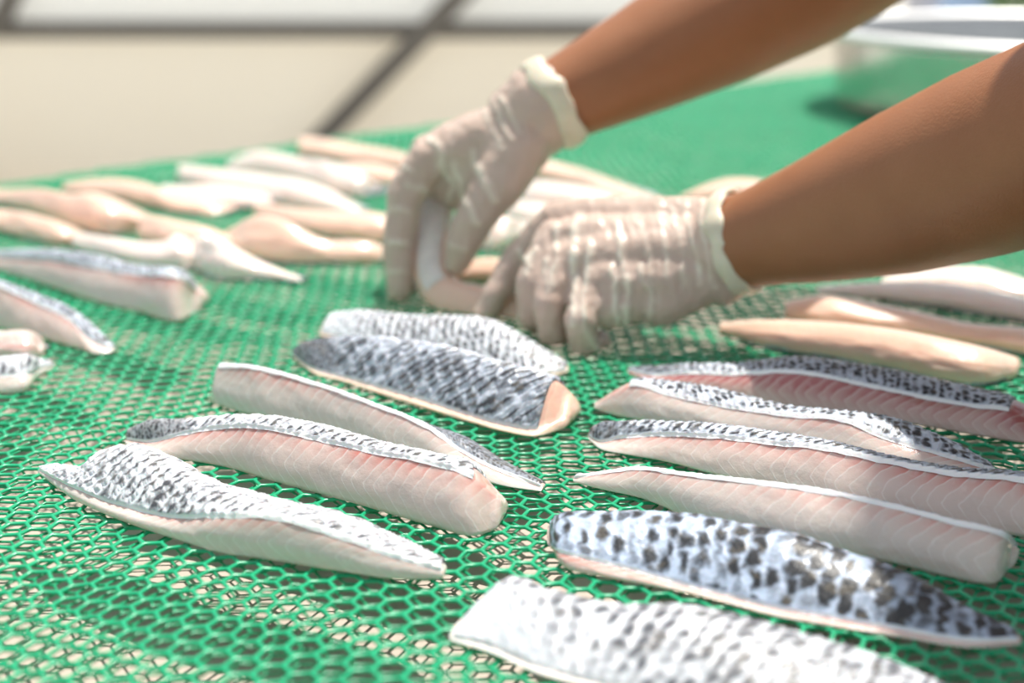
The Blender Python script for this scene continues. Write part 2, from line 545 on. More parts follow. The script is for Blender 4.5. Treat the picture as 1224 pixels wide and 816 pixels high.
def make_fillet(label, st, dr, dc, w, flesh, skin=None, style=None, seed=1, skin_to=None, skin_from=0.0, bulge=0.0015,
                tailL=0.0, tailR=0.0, nl=None, group=None, tdrop=0.45, name='fish_fillet', dorsal=0.0, redw=0.25, base_pig=0.0):
    """st: list of (front foot px, upper edge of the cut face px, crest px); lies on the net, real size from its distance"""
    F = np.array([on_z(s[0], s[1]) for s in st])
    ax = F[-1] - F[0]; ax[2] = 0; ax /= np.linalg.norm(ax)
    n = np.array([-ax[1], ax[0], 0.0])
    if n[1] < 0: n = -n
    hp = np.array([max(s[1] - (s[5] if len(s) > 4 else s[3]), 3.0) for s in st]); hp = hp / hp.max()
    k = np.clip(hp ** 0.75, 0.16, 1.0)
    Rr = np.array([on_plane(s[2], s[3], F[i] + n * dr * k[i], n) for i, s in enumerate(st)])
    if len(st[0]) > 4:
        Tt = np.array([on_plane(s[4], s[5], F[i] + n * dc * k[i], n) for i, s in enumerate(st)])
    else:
        Tt = Rr + n[None] * ((dc - dr) * k)[:, None]; Tt[:, 2] -= (dc - dr) * k * tdrop
    Rr[:, 2] = np.maximum(Rr[:, 2], 0.0012)
    Tt[:, 2] = np.maximum(Tt[:, 2], 0.0020)
    Bk = Tt + n[None] * ((w - dc) * k)[:, None]; Bk[:, 2] = 0.0
    Bk[:, :] = np.where(np.arange(3) == 2, 0.0, Bk)
    for A in (F, Bk): A[:, 2] = 0.0003
    mid = (F + Rr + Tt) / 3
    tk = np.concatenate([[0], np.cumsum(np.linalg.norm(np.diff(mid, axis=0), axis=1))])
    L = tk[-1]
    def frame(tq):
        return [spline(A, tk, tq) for A in (F, Rr, Tt, Bk)]
    def arc(fr, s):
        """skin arc R -> T -> Bk, s (ns,) ; returns nl x ns x 3"""
        f_, r_, t_, b_ = fr
        s = np.asarray(s)[None, :, None]
        r3, t3, b3 = r_[:, None], t_[:, None], b_[:, None]
        up = np.array([0, 0, 1.0])
        mT = (b3 - r3) * 0.55; mT = mT * np.array([1, 1, 0.55])
        mR = (t3 - r3) * 1.0 + up * (np.linalg.norm(t3 - r3, axis=2, keepdims=True)) * 0.35
        mB = -up * t3[..., 2:3] * 1.3
        a = np.clip(s / 0.5, 0, 1); b = np.clip((s - 0.5) / 0.5, 0, 1)
        H = lambda p, q, mp, mq, x: (2*x**3-3*x**2+1)*p + (x**3-2*x**2+x)*mp + (-2*x**3+3*x**2)*q + (x**3-x**2)*mq
        return np.where(s <= 0.5, H(r3, t3, mR, mT, a), H(t3, b3, mT, mB, b))
    if nl is None: nl = 90
    tq = np.linspace(0, L, nl)
    fr = frame(tq)
    f_, r_, t_, b_ = fr
    ks = np.interp(tq, tk, k)[:, None, None]
    nf, ns_, nb = 14, 16, 5
    sf = np.linspace(0, 1, nf, endpoint=False)
    out = -n[None, None] + np.array([0, 0, 0.25])
    face = f_[:, None] * (1 - sf[None, :, None]) + r_[:, None] * sf[None, :, None] + out * (bulge * ks * (4 * sf * (1 - sf))[None, :, None])
    skn = arc(fr, np.linspace(0, 1, ns_))
    sb = np.linspace(0, 1, nb + 1)[1:-1]
    bot = b_[:, None] * (1 - sb[None, :, None]) + f_[:, None] * sb[None, :, None]
    ring = np.concatenate([face, skn, bot], 1)
    nr = ring.shape[1]
    # gentle unevenness of cut flesh
    uu = np.repeat(tq[:, None], nr, 1); jj = np.repeat(np.arange(nr)[None] * 0.0013, nl, 0)
    wob = (fbm(uu / 0.009, jj / 0.006, seed + 50) - 0.5) * (0.0009 if skin else 0.0022) * np.clip(ks[..., 0], 0.3, 1)
    wob[:, nf + ns_:] = 0; wob[:, 0] = 0; wob[:, nf + ns_ - 1] = 0
    wob[:, nf:nf + ns_] *= 0.3
    ring = ring + wob[..., None] * (out / np.linalg.norm(out))
    ring[..., 2] = np.maximum(ring[..., 2], 0.0002)
    flu = np.stack([uu, np.concatenate([np.repeat(sf[None], nl, 0), np.full((nl, ns_), 1.0), np.full((nl, nb - 1), 0.0)], 1), np.zeros((nl, nr))], -1)
    flu[:, :, 2] = np.exp(-((1 - flu[:, :, 1]) / redw) ** 2) * (0.4 + 0.9 * vnoise(uu / 0.02, jj * 0, seed + 3))
    if skin is None:
        flu[:, nf:, 2] = 0; flu[:, nf:, 1] = 0.5
    def caps(ring_end, flu_end, sgn):
        cen = ring_end.mean(0)
        size = np.linalg.norm(ring_end - cen, axis=1).mean()
        o = []; q = []
        for sc, push in ((0.93, 0.10), (0.72, 0.24), (0.38, 0.31)):
            rr_ = cen + (ring_end - cen) * sc + ax * sgn * push * size
            rr_[:, 2] = np.maximum(rr_[:, 2], 0.0003)
            o.append(rr_); fq = flu_end.copy(); fq[:, 0] += sgn * push * size; fq[:, 2] *= 0.3; q.append(fq)
        return o, q, cen + ax * sgn * 0.33 * size
    oL, qL, cL = caps(ring[0], flu[0], -1)
    oR, qR, cR = caps(ring[-1], flu[-1], 1)
    allr = np.stack(oL[::-1] + list(ring) + oR); allq = np.stack(qL[::-1] + list(flu) + qR)
    N = len(allr)
    i, j = np.meshgrid(np.arange(N - 1), np.arange(nr), indexing='ij')
    flip = np.dot(np.cross(ax, n), [0, 0, 1]) > 0
    q = np.stack([i * nr + j, i * nr + (j + 1) % nr, (i + 1) * nr + (j + 1) % nr, (i + 1) * nr + j], -1).reshape(-1, 4)
    a = np.arange(nr)
    tl = np.stack([np.full(nr, N * nr), (a + 1) % nr, a], -1)
    tr = np.stack([np.full(nr, N * nr + 1), (N - 1) * nr + a, (N - 1) * nr + (a + 1) % nr], -1)
    if flip:
        q = q[:, ::-1]; tl = tl[:, ::-1]; tr = tr[:, ::-1]
    verts = np.concatenate([allr.reshape(-1, 3), cL[None], cR[None]])
    fa = np.concatenate([allq.reshape(-1, 3), allq[0].mean(0)[None], allq[-1].mean(0)[None]])
    org = (F[0] + F[-1]) / 2
    root = empty(name, (org[0], org[1], 0))
    tag(root, label, 'fish fillet', group)
    me = mesh_np('flesh', verts, q, np.concatenate([tl, tr]))
    add_vec(me, 'fl', fa)
    link('flesh', me, M[flesh], root)
    if skin is None:
        return root
    st_ = style or {}
    dense = st_.get('dense', 1.0)
    n2 = int(L / 0.00062 * dense)
    t0 = skin_from * L; t1 = L if skin_to is None else tk[skin_to]
    tq2 = np.linspace(t0, t1, n2)
    fr2 = frame(tq2)
    alen = np.linalg.norm(np.diff(arc(frame(np.array([L * 0.5])), np.linspace(0, 1, 40))[0], axis=0), axis=1).sum()
    m2 = max(16, int(alen / 0.00066 * dense))
    g = arc(fr2, np.linspace(0, 1, m2))
    dv = np.linalg.norm(np.diff(g, axis=1), axis=2)
    v = np.concatenate([np.zeros((n2, 1)), np.cumsum(dv, 1)], 1)
    u = np.repeat(tq2[:, None], m2, 1)
    du = np.gradient(g, axis=0); dvv = np.gradient(g, axis=1)
    nrm = np.cross(du, dvv); nrm /= np.maximum(np.linalg.norm(nrm, axis=2, keepdims=True), 1e-12)
    if nrm[n2 // 2, m2 // 2, 2] < 0: nrm = -nrm
    pig, hgt = scales(u, v, st_, seed)
    vt = v / np.maximum(v[:, -1:], 1e-6)
    s01 = (tq2 / L)[:, None]
    if tailL:
        tw = smooth(tailL, tailL * 0.45, s01 + (vnoise(u / 0.006, v / 0.006, seed + 70) - .5) * 0.06)
        fine = 0.62 + 0.5 * (scales(u, v, dict(pu=0.0019, pv=0.0022, a=0.4, b=0.5, gap=0.0), seed + 2)[0] - 0.4)
        pig = pig * (1 - tw) + fine * tw; hgt = hgt * (1 - 0.75 * tw)
    if tailR:
        tw = smooth(1 - tailR, 1 - tailR * 0.45, s01 + (vnoise(u / 0.006, v / 0.006, seed + 70) - .5) * 0.06)
        fine = 0.62 + 0.5 * (scales(u, v, dict(pu=0.0019, pv=0.0022, a=0.4, b=0.5, gap=0.0), seed + 2)[0] - 0.4)
        pig = pig * (1 - tw) + fine * tw; hgt = hgt * (1 - 0.75 * tw)
    if dorsal:      # pigment fades towards the belly edge of the skin
        f = smooth(0.0, 1.0, vt / dorsal if dorsal > 0 else (1 - vt) / -dorsal)
        pig = pig * (0.15 + 0.85 * f)
    if 'extra' in st_:
        pig = st_['extra'](pig, s01 + 0 * vt, vt, u, v)
    pig = np.clip(pig + base_pig * (0.6 + 0.8 * (fbm(u / 0.006, v / 0.006, seed + 77) - .5)), 0, 1)
    rim = smooth(0.0003, 0.0012 + 0.0006 * vnoise(u / 0.004, v * 0, seed), v)
    pig = pig * rim
    off = 0.00065 + hgt * st_.get('relief', 0.00045) + (fbm(u / 0.006, v / 0.006, seed + 8) - .5) * 0.0005
    off = off * smooth(-0.0005, 0.0007, v)
    off[:, -1] = -0.0002; off[0] *= 0.2; off[-1] *= 0.2
    wav = (vnoise(u / 0.005, u * 0, seed + 90) - 0.5) * 0.0004
    g2 = g + nrm * off[..., None]
    g2 = g2 + (-n[None, None]) * (wav * np.exp(-(v / 0.0018) ** 2))[..., None]
    g2[..., 2] = np.maximum(g2[..., 2], 0.0004)
    f2, r2 = fr2[0], fr2[1]
    fd = f2 - r2; fl_ = np.maximum(np.linalg.norm(fd, axis=1, keepdims=True), 1e-6); fd = fd / fl_
    kk = np.clip(fl_ / 0.012, 0.15, 1.0)
    on = -n[None] + np.array([0, 0, 0.25]); on = on / np.linalg.norm(on)
    wv = 1 + 0.9 * (vnoise(tq2 / 0.004, tq2 * 0, seed + 91) - 0.5)[:, None]
    rA = r2 + fd * 0.0006 * kk * wv + on * 0.0006 * kk
    rB = r2 + fd * 0.0002 * kk * wv + on * 0.0005 * kk
    rC = r2 + on * 0.0002 * kk + np.array([0, 0, 0.0005]) * kk
    g2 = np.concatenate([rA[:, None], rB[:, None], rC[:, None], g2[:, 1:]], 1)
    g2[..., 2] = np.maximum(g2[..., 2], 0.0004)
    pig = pig - smooth(0.0011, 0.0004, v) * 0.8
    pig = np.concatenate([np.full((n2, 3), -0.9), pig[:, 1:]], 1)
    m2 = g2.shape[1]
    i, j = np.meshgrid(np.arange(n2 - 1), np.arange(m2 - 1), indexing='ij')
    q = np.stack([i * m2 + j, (i + 1) * m2 + j, (i + 1) * m2 + j + 1, i * m2 + j + 1], -1).reshape(-1, 4)
    p0, p1, p2 = g2.reshape(-1, 3)[q[len(q) // 2][:3]]
    if np.cross(p1 - p0, p2 - p0)[2] < 0: q = q[:, ::-1]
    me = mesh_np('skin', g2.reshape(-1, 3), q)
    add_attr(me, 'pig', pig.ravel())
    link('skin', me, M[skin], root)
    return root

def flesh_up(label, st, w, flesh='flesh_peach', seed=1, group=None, skinbelow=True, fat=1.0):
    """a strip lying skin down: st = (foot px, crest px)"""
    st2 = []
    for b0, b1, t0, t1 in st:
        st2.append((b0, b1, b0 * 0.45 + t0 * 0.55, b1 * 0.42 + t1 * 0.58, t0, t1))
    r = make_fillet(label, st2, w * 0.06, w * 0.42, w, flesh, None, None, seed, bulge=0.002 * fat, nl=44, group=group)
    if skinbelow:
        F = np.array([on_z(s[0], s[1]) for s in st])
        ax = F[-1] - F[0]; ax[2] = 0; ax /= np.linalg.norm(ax)
        n = np.array([-ax[1], ax[0], 0.0]); n = n if n[1] > 0 else -n
        hp = np.array([max(s[1] - s[3], 3.0) for s in st]); k = np.clip((hp / hp.max()) ** 0.75, 0.16, 1)
        tk = np.concatenate([[0], np.cumsum(np.linalg.norm(np.diff(F, axis=0), axis=1))])
        tq = np.linspace(tk[-1] * 0.02, tk[-1] * 0.98, 40)
        A = spline(F, tk, tq); kk = np.interp(tq, tk, k)[:, None]
        A = A - n * 0.0006 * kk
        sec = [(0.0, 0.0003), (0.0, 0.0016), (w * 0.3, 0.0016), (w * 0.98, 0.0010), (w * 0.98, 0.0003)]
        V = np.stack([A + n * (o * kk) + np.array([0, 0, z]) for o, z in sec], 1)
        i, j = np.meshgrid(np.arange(39), np.arange(5), indexing='ij')
        q = np.stack([i * 5 + j, (i + 1) * 5 + j, (i + 1) * 5 + (j + 1) % 5, i * 5 + (j + 1) % 5], -1).reshape(-1, 4)
        me = mesh_np('skin', V.reshape(-1, 3), q, smooth_on=False)
        add_attr(me, 'pig', vnoise(V[..., 0] / 0.006, V[..., 1] / 0.006, seed).ravel() * 0.9)
        link('skin', me, M['skin_grey'], r)
    return r

# ---- foreground strips, left of the middle
def exA(p, s, v, u, w_):
    return p * (0.8 + 0.3 * smooth(0.2, 0.45, s)) * smooth(-0.02, 0.09, s)
make_fillet('white-scaled fillet strip tapering both ways, skin up, second row left of the blue-scaled strip',
    [(46,566,46,562,62,560),(70,585,72,575,76,560),(92,600,97,586,98,561),(120,613,122,597,112,548),(150,625,149,605,148,536),(202,643,201,617,201,551),(258,661,258,617,250,577),
     (335,672,334,620,342,603),(408,684,408,642,408,619),(478,693,479,668,481,651),(528,692,528,682,528,678)],
    0.004, 0.026, 0.036, 'flesh_white', 'skin_white',
    dict(pu=0.0048, pv=0.0050, a=0.35, b=0.52, cres=0.9, slant=-0.9, gap=-0.15, dark=2.7, relief=0.0012, extra=exA), seed=3, bulge=0.002)
make_fillet('thick pink fillet strip with dark grey tail end and chevron-banded cut side',
    [(152,533,152,531,153,515),(177,544,180,528,177,504),(226,551,226,517,226,503),(275,560,275,510,275,499),(310,571,310,511,310,499),
     (383,591,383,526,383,510),(457,612,457,542,457,531),(518,630,518,554,518,545),(567,641,566,571,567,559),(591,634,592,592,594,588)],
    0.010, 0.019, 0.031, 'flesh_pink', 'skin_white',
    dict(pu=0.0044, pv=0.0042, a=0.34, b=0.5, cres=0.8, slant=-0.9, gap=-0.1, dark=2.0, relief=0.0010), seed=5, tailL=0.24, skin_to=8, bulge=0.002)
make_fillet('smooth pinkish fillet strip with blunt square end and thin pointed tail, cut side showing',
    [(255,483,261,438,266,437),(291,494,291,438,293,440),(383,516,377,459,379,463),(450,537,446,483,448,487),(515,556,512,511,515,510),
     (562,571,549,537,549,523),(600,581,583,556,584,547),(646,588,646,583,647,580)],
    0.008, 0.015, 0.027, 'flesh_white', 'skin_grey',
    dict(pu=0.003, pv=0.003, a=0.45, b=0.55, gap=0.0, dark=1.4, extra=lambda p, s, v, u, w_: p * smooth(0.45, 0.62, s)), seed=8, tailR=0.42, bulge=0.0012)
make_fillet('dark charcoal scaled fillet lying skin up with a pink cut end',
    [(352,429,351,425,350,418),(378,448,378,445,375,407),(414,458,414,454,422,404),(458,473,458,464,472,408),(511,490,511,479,531,417),
     (561,505,561,496,575,429),(605,517,605,508,619,441),(642,522,643,512,662,455),(670,514,672,500,679,470)],
    0.004, 0.024, 0.038, 'flesh_peach', 'skin_grey',
    dict(pu=0.0052, pv=0.0056, a=0.34, b=0.58, cres=0.8, slant=-1.05, gap=-0.1, dark=2.0, relief=0.0013, warp=0.003), seed=13, tailL=0.30, skin_to=7, base_pig=0.10)
make_fillet('pale grey dotted-scale fillet lying skin up behind the charcoal one',
    [(384,402,384,399,396,376),(430,412,430,408,428,373),(500,426,500,421,487,379),(560,440,560,434,546,380),(610,450,610,445,590,386),
     (650,453,650,448,634,410),(677,446,677,444,676,438)],
    0.004, 0.026, 0.040, 'flesh_peach', 'skin_white',
    dict(pu=0.0046, pv=0.0044, a=0.32, b=0.45, gap=-0.1, dark=1.5, relief=0.0008, slant=-0.4,
         extra=lambda p, s, v, u, w_: p * smooth(0.02, 0.35, s + 0.2 * v)), seed=17, base_pig=0.10)
make_fillet('thick fillet strip with thin grey skin edge and squared pink end beside the pale pile',
    [(-46,312,-46,304,-46,299),(0,324,0,307,0,300),(58,342,58,310,50,299),(116,361,116,320,116,306),(163,372,163,328,163,318),(216,384,216,333,219,325),(234,372,235,347,236,340)],
    0.009, 0.020, 0.034, 'flesh_pink', 'skin_grey', dict(pu=0.004, pv=0.004, a=0.35, b=0.5, gap=0.0, dark=1.2, dense=0.6), seed=19)
make_fillet('fillet strip tapering to a point, grey skin edge, lying between the thick strip and scraps',
    [(-46,378,-46,326,-46,318),(0,392,0,342,0,336),(47,404,41,361,43,352),(93,417,82,381,86,371),(123,423,121,412,121,403),(134,421,134,418,134,416)],
    0.009, 0.017, 0.028, 'flesh_pink', 'skin_grey', dict(pu=0.004, pv=0.004, a=0.35, b=0.5, gap=0.0, dark=1.2, dense=0.6), seed=23)
make_fillet('small translucent fish scrap with torn silvery skin, by the pink scrap',
    [(-40,462,-40,448,-38,428),(0,470,0,450,4,428),(25,469,26,448,28,425),(48,450,48,440,46,430),(64,440,64,437,63,434)],
    0.005, 0.016, 0.030, 'flesh_white', 'skin_soft', dict(pu=0.004, pv=0.005, a=0.3, b=0.6, gap=0.25, dark=1.2, dense=0.6), seed=29, name='fish_scrap')
flesh_up('small pink fish scrap lying behind the translucent scrap', [(-40,426,-40,394),(0,431,0,395),(34,433,36,397),(48,426,47,411)], 0.03, 'flesh_pink', 31)

# ---- foreground strips, right of the middle
make_fillet('fillet strip with dark red flesh band under a thick grey scaled skin',
    [(751,447,751,445,752,442),(778,455,778,449,788,438),(827,465,820,446,818,436),(876,474,876,447,876,436),(950,487,950,445,950,428),
     (1032,498,1032,460,1032,438),(1099,509,1099,474,1099,451),(1167,521,1167,486,1167,466),(1208,528,1206,490,1213,477),(1240,532,1242,506,1244,492)],
    0.009, 0.024, 0.037, 'flesh_red', 'skin_grey', dict(pu=0.0036, pv=0.0036, a=0.4, b=0.5, gap=-0.1, dark=1.35, relief=0.0008, dense=0.9), seed=37, tailL=0.22, skin_to=8, redw=0.55)
make_fillet('pale pink fillet strip with a curved scaled edge, lying beside the red-banded one',
    [(711,489,712,483,714,480),(732,496,732,470,734,467),(754,501,754,460,757,456),(803,508,798,471,803,458),(860,521,852,483,845,464),(950,541,950,497,950,488),(1010,553,1010,503,1012,494),
     (1060,562,1059,524,1059,500),(1112,570,1113,540,1107,517),(1160,575,1157,553,1155,540),(1192,575,1190,564,1184,558)],
    0.008, 0.022, 0.034, 'flesh_white', 'skin_grey', dict(pu=0.0038, pv=0.0036, a=0.4, b=0.5, gap=-0.05, dark=1.2, relief=0.0009), seed=41, skin_from=0.1)
make_fillet('long fillet strip with olive black rounded tail end and banded pink side',
    [(706,528,704,524,706,514),(717,537,716,533,717,507),(749,544,744,523,749,505),(785,550,785,520,785,506),(852,567,852,522,852,509),
     (925,584,925,530,925,519),(991,602,991,537,991,530),(1059,617,1059,552,1059,547),(1140,630,1140,567,1140,562),(1220,642,1220,574,1220,568),(1290,655,1290,592,1290,586)],
    0.010, 0.020, 0.033, 'flesh_pink', 'skin_grey', dict(pu=0.0042, pv=0.0030, a=0.4, b=0.6, gap=-0.1, dark=1.4, relief=0.0010, slant=-0.7), seed=43, tailL=0.15)
make_fillet('glossy whitish fillet strip with thin white skin edge, beside the blue-scaled strip',
    [(686,577,686,573),(717,585,717,566),(766,596,761,560),(817,617,817,567),(870,634,872,573),(930,650,930,580),(1003,662,1003,591),
     (1071,675,1071,606),(1132,690,1140,624),(1189,698,1198,638),(1207,680,1212,652)],
    0.010, 0.020, 0.030, 'flesh_white', 'skin_soft', dict(pu=0.004, pv=0.004, a=0.3, b=0.5, gap=0.2, dark=0.8, dense=0.7), seed=47, tdrop=0.5, bulge=0.0025)
def exM(p, s, v, u, w_):
    return np.clip(p * (0.9 + 0.5 * smooth(0.35, 0.8, s)) + 0.55 * smooth(0.3, 0.95, s) * fbm(u / 0.005, w_ / 0.005, 7) ** 1.2, 0, 1)
make_fillet('bluish white scaled fillet with bold black blotches, skin up, pointed at one end',
    [(661,658,659,652,659,626),(673,678,669,659,672,616),(719,690,711,670,719,615),(767,699,756,681,759,615),(825,711,812,698,825,619),
     (878,725,873,719,878,629),(918,736,918,731,937,640),(983,748,983,744,998,660),(1071,762,1071,758,1086,692),(1159,775,1159,771,1153,731),(1218,772,1217,769,1215,764)],
    0.004, 0.027, 0.041, 'flesh_pink', 'skin_blue',
    dict(pu=0.0058, pv=0.0072, a=0.39, b=0.56, cres=0.8, gap=-0.1, dark=2.5, warp=0.0040, relief=0.0004, slant=-0.05, extra=exM), seed=53, redw=0.5)
make_fillet('pale fillet with soft grey spotted scales and a slanted white end, skin up',
    [(541,768,541,762,560,735),(577,778,575,771,596,701),(638,804,636,797,650,712),(690,820,689,812,731,729),(750,835,749,827,812,731),
     (830,850,829,842,892,748),(910,858,909,850,968,769),(1000,862,999,855,1030,788),(1080,855,1079,848,1095,813),(1140,850,1139,846,1140,838)],
    0.003, 0.030, 0.044, 'flesh_cream', 'skin_soft',
    dict(pu=0.0050, pv=0.0054, a=0.42, b=0.55, gap=-0.1, dark=2.2, relief=0.0006,
         extra=lambda p, s, v, u, w_: p * smooth(0.10, 0.55, s + 0.45 * v - 0.02)), seed=59)

# ---- strips lying skin down on the right
flesh_up('smooth peach fillet with squared red-tinged end, lying skin down next to the red-banded strip', [(861,399,863,385),(906,413,906,382),(984,427,984,384),(1061,442,1061,392),(1123,455,1123,403),(1179,461,1179,416),(1209,453,1212,426)], 0.040, 'flesh_peach', 61)
flesh_up('cream fillet lying skin down behind the smooth peach one, under the arm', [(944,384,942,359),(984,392,984,352),(1040,398,1040,361),(1100,404,1100,373),(1154,412,1150,385),(1224,424,1224,392),(1290,436,1290,406)], 0.04, 'flesh_peach', 62)
flesh_up('glistening white fillet lying skin down under the forearm', [(978,351,978,342),(1046,359,1050,337),(1108,367,1108,337),(1185,379,1185,347),(1224,386,1224,356),(1290,400,1290,372)], 0.038, 'flesh_cream', 63)
flesh_up('white fillet lying skin down farthest under the forearm, against the glistening one', [(1050,342,1062,330),(1110,348,1130,319),(1170,354,1180,320),(1224,360,1228,334),(1290,368,1290,345)], 0.04, 'flesh_cream', 64)
flesh_up('lone pale fillet lying behind the near glove cuff', [(815,239,818,232),(860,241,862,215),(920,246,920,218),(962,250,962,240)], 0.045, 'flesh_peach', 65)

# ---- the pale pile by the far edge
GP = 'pale fillets piled skin down by the far table edge'
LP = ['broad humped peach fillet in the heap, in front of a slim curved one',
      'slim curved peach fillet in the heap nearest the bare strip of net edge',
      'peach fillet in the heap lying just behind the thick grey-edged strip',
      'white fillet end in the heap touching the thick grey-edged strip',
      'short peach fillet wedged in the heap behind the white fillet end',
      'cream fillet with a long thin pointed tail at the front of the heap',
      'peach fillet with a high hump and low tail next to the far glove',
      'long cream fillet running along the heap to a thin end',
      'peach fillet in the heap running behind the fingers of the far glove',
      'flat cream fillet tucked against the long cream one in the heap',
      'wide cream fillet with blunt end in the back row of the heap',
      'short peach fillet end behind the wide blunt cream one',
      'straight peach fillet at the end of the heap, by the table edge and far glove']
for i, (st, w, fm) in enumerate([
    ([(-46,240,-46,224),(0,246,0,226),(49,259,49,225),(88,272,80,231),(137,281,130,235),(165,276,172,255)], 0.042, 'flesh_peach'),
    ([(75,228,78,218),(120,236,118,213),(170,246,161,216),(225,256,200,231),(268,256,247,237),(280,251,279,246)], 0.045, 'flesh_peach'),
    ([(-46,276,-46,246),(0,279,0,250),(39,287,39,256),(84,293,84,272),(101,290,101,281)], 0.034, 'flesh_peach'),
    ([(88,297,90,277),(140,312,137,284),(190,322,196,288),(222,325,216,282),(231,322,232,302)], 0.034, 'flesh_cream'),
    ([(168,288,171,255),(210,298,210,263),(250,301,250,272),(276,297,276,282)], 0.036, 'flesh_peach'),
    ([(233,324,235,283),(268,335,265,286),(316,335,303,308),(359,338,353,329)], 0.034, 'flesh_cream'),
    ([(270,293,275,273),(300,309,314,257),(340,315,340,263),(398,316,386,285),(455,313,451,291),(465,309,465,299)], 0.036, 'flesh_peach'),
    ([(214,217,216,196),(270,231,258,201),(330,244,316,208),(380,253,375,220),(426,256,421,245)], 0.045, 'flesh_cream'),
    ([(305,259,308,241),(351,275,351,248),(400,285,400,252),(455,291,455,255),(478,290,480,263)], 0.040, 'flesh_peach'),
    ([(192,233,195,221),(250,244,250,222),(306,251,306,229)], 0.045, 'flesh_cream'),
    ([(270,202,275,192),(330,213,309,180),(370,223,363,189),(411,234,398,194),(434,236,433,206),(443,229,444,215)], 0.048, 'flesh_cream'),
    ([(400,213,400,196),(444,218,444,195),(469,220,472,203)], 0.048, 'flesh_peach'),
    ([(358,187,361,164),(400,193,388,166),(440,197,424,172),(480,203,468,180),(520,211,520,196)], 0.05, 'flesh_peach')]):
    flesh_up(LP[i], st, w, fm, 80 + i, GP)
GH = 'white fillets lying between the two gloved hands'
LH = ['long peach fillet behind the white ones, sloping down behind the near glove',
      'white fillet directly in front of the long sloping peach one',
      'white fillet squeezed in the middle of those behind the gloves',
      'blunt white fillet whose end shows beside the thumb of the far glove',
      'peach fillet lying right behind the bent held one']
for i, (st, w, fm) in enumerate([
    ([(628,213,640,188),(677,220,677,198),(726,237,716,213),(766,246,766,232)], 0.045, 'flesh_peach'),
    ([(605,238,628,214),(650,249,663,217),(710,254,710,226),(752,256,752,241)], 0.042, 'flesh_cream'),
    ([(587,254,599,239),(640,270,638,241),(692,276,692,251)], 0.04, 'flesh_cream'),
    ([(571,299,583,256),(593,301,602,258),(618,291,628,264),(662,286,662,268)], 0.036, 'flesh_cream'),
    ([(544,336,545,318),(579,338,569,309),(620,341,607,309),(662,338,662,316)], 0.034, 'flesh_peach')]):
    flesh_up(LH[i], st, w, fm, 120 + i, GH)

# ------------------------------------------------------------------ bodies grown from tapered limbs, fused into one surface
def limb(V, Q, Tn, p0, r0, p1, r1, seg=18, flat=None):
    """closed tapered capsule appended to the lists"""
    p0 = np.asarray(p0, float); p1 = np.asarray(p1, float)
    d = p1 - p0; Ln = np.linalg.norm(d)
    d = d / Ln if Ln > 1e-9 else np.array([0, 0, 1.0])
    h = np.array([0, 0, 1.0]) if abs(d[2]) < 0.9 else np.array([1.0, 0, 0])
    a = np.cross(d, h); a /= np.linalg.norm(a); b = np.cross(d, a)
    rings = []
    for t in np.linspace(-80, 0, 5):
        rings.append((p0 + d * r0 * math.sin(math.radians(t)), r0 * math.cos(math.radians(t))))
    for t in np.linspace(0, 80, 5):
        rings.append((p1 + d * r1 * math.sin(math.radians(t)), r1 * math.cos(math.radians(t))))
    base = sum(len(x) for x in V)
    th = np.arange(seg) / seg * 2 * np.pi
    vs = np.concatenate([c + rr * (np.cos(th)[:, None] * a + np.sin(th)[:, None] * b) for c, rr in rings] + [(p0 - d * r0)[None], (p1 + d * r1)[None]])
    V.append(vs)
    n = len(rings)
    for i in range(n - 1):
        for j in range(seg):
            Q.append((base + i * seg + j, base + i * seg + (j + 1) % seg, base + (i + 1) * seg + (j + 1) % seg, base + (i + 1) * seg + j))
    for j in range(seg):
        Tn.append((base + n * seg, base + (j + 1) % seg, base + j))
        Tn.append((base + n * seg + 1, base + (n - 1) * seg + j, base + (n - 1) * seg + (j + 1) % seg))

def chain(acc, pts):
    for (p0, r0), (p1, r1) in zip(pts[:-1], pts[1:]):
        limb(*acc, p0, r0, p1, r1)

def fuse(name, acc, voxel, iters):
    me = mesh_np(name + '_raw', np.concatenate(acc[0]), acc[1], acc[2])
    o = bpy.data.objects.new(name + '_raw', me)
    COL.objects.link(o)
    rm = o.modifiers.new('fuse', 'REMESH'); rm.mode = 'VOXEL'; rm.voxel_size = voxel; rm.use_smooth_shade = True
    sm = o.modifiers.new('soft', 'SMOOTH'); sm.factor = 0.5; sm.iterations = iters
    dg = bpy.context.evaluated_depsgraph_get()
    res = bpy.data.meshes.new_from_object(o.evaluated_get(dg))
    bpy.data.objects.remove(o); bpy.data.meshes.remove(me)
    res.name = name
    res.polygons.foreach_set('use_smooth', np.full(len(res.polygons), True))
    return res

Y = at_y
# wrists and elbows
LW, LE = Y(866, 294, 0.690), Y(1345, 128, 0.555)      # near arm
RW, RE = Y(640, 134, 0.785), Y(1072, -94, 0.83)       # far arm
def lerp(a, b, t): return a * (1 - t) + b * t
FACE = np.array([-EN[0], -EN[1], 0]); SIDE = np.array([ED[0], ED[1], 0]); UP = np.array([0, 0, 1.0])
def body_pt(t, p, z): 
    q = tp(t, p); return np.array([q[0], q[1], z])
LS = body_pt(-0.09, 1.09, 0.39); RS = body_pt(0.33, 0.96, 0.39)
NECK = body_pt(0.12, 1.00, 0.47); CHEST = body_pt(0.12, 1.12, 0.31); WAIST = body_pt(0.12, 1.26, 0.12); PEL = body_pt(0.12, 1.33, -0.02)
HEAD = body_pt(0.10, 0.90, 0.60)

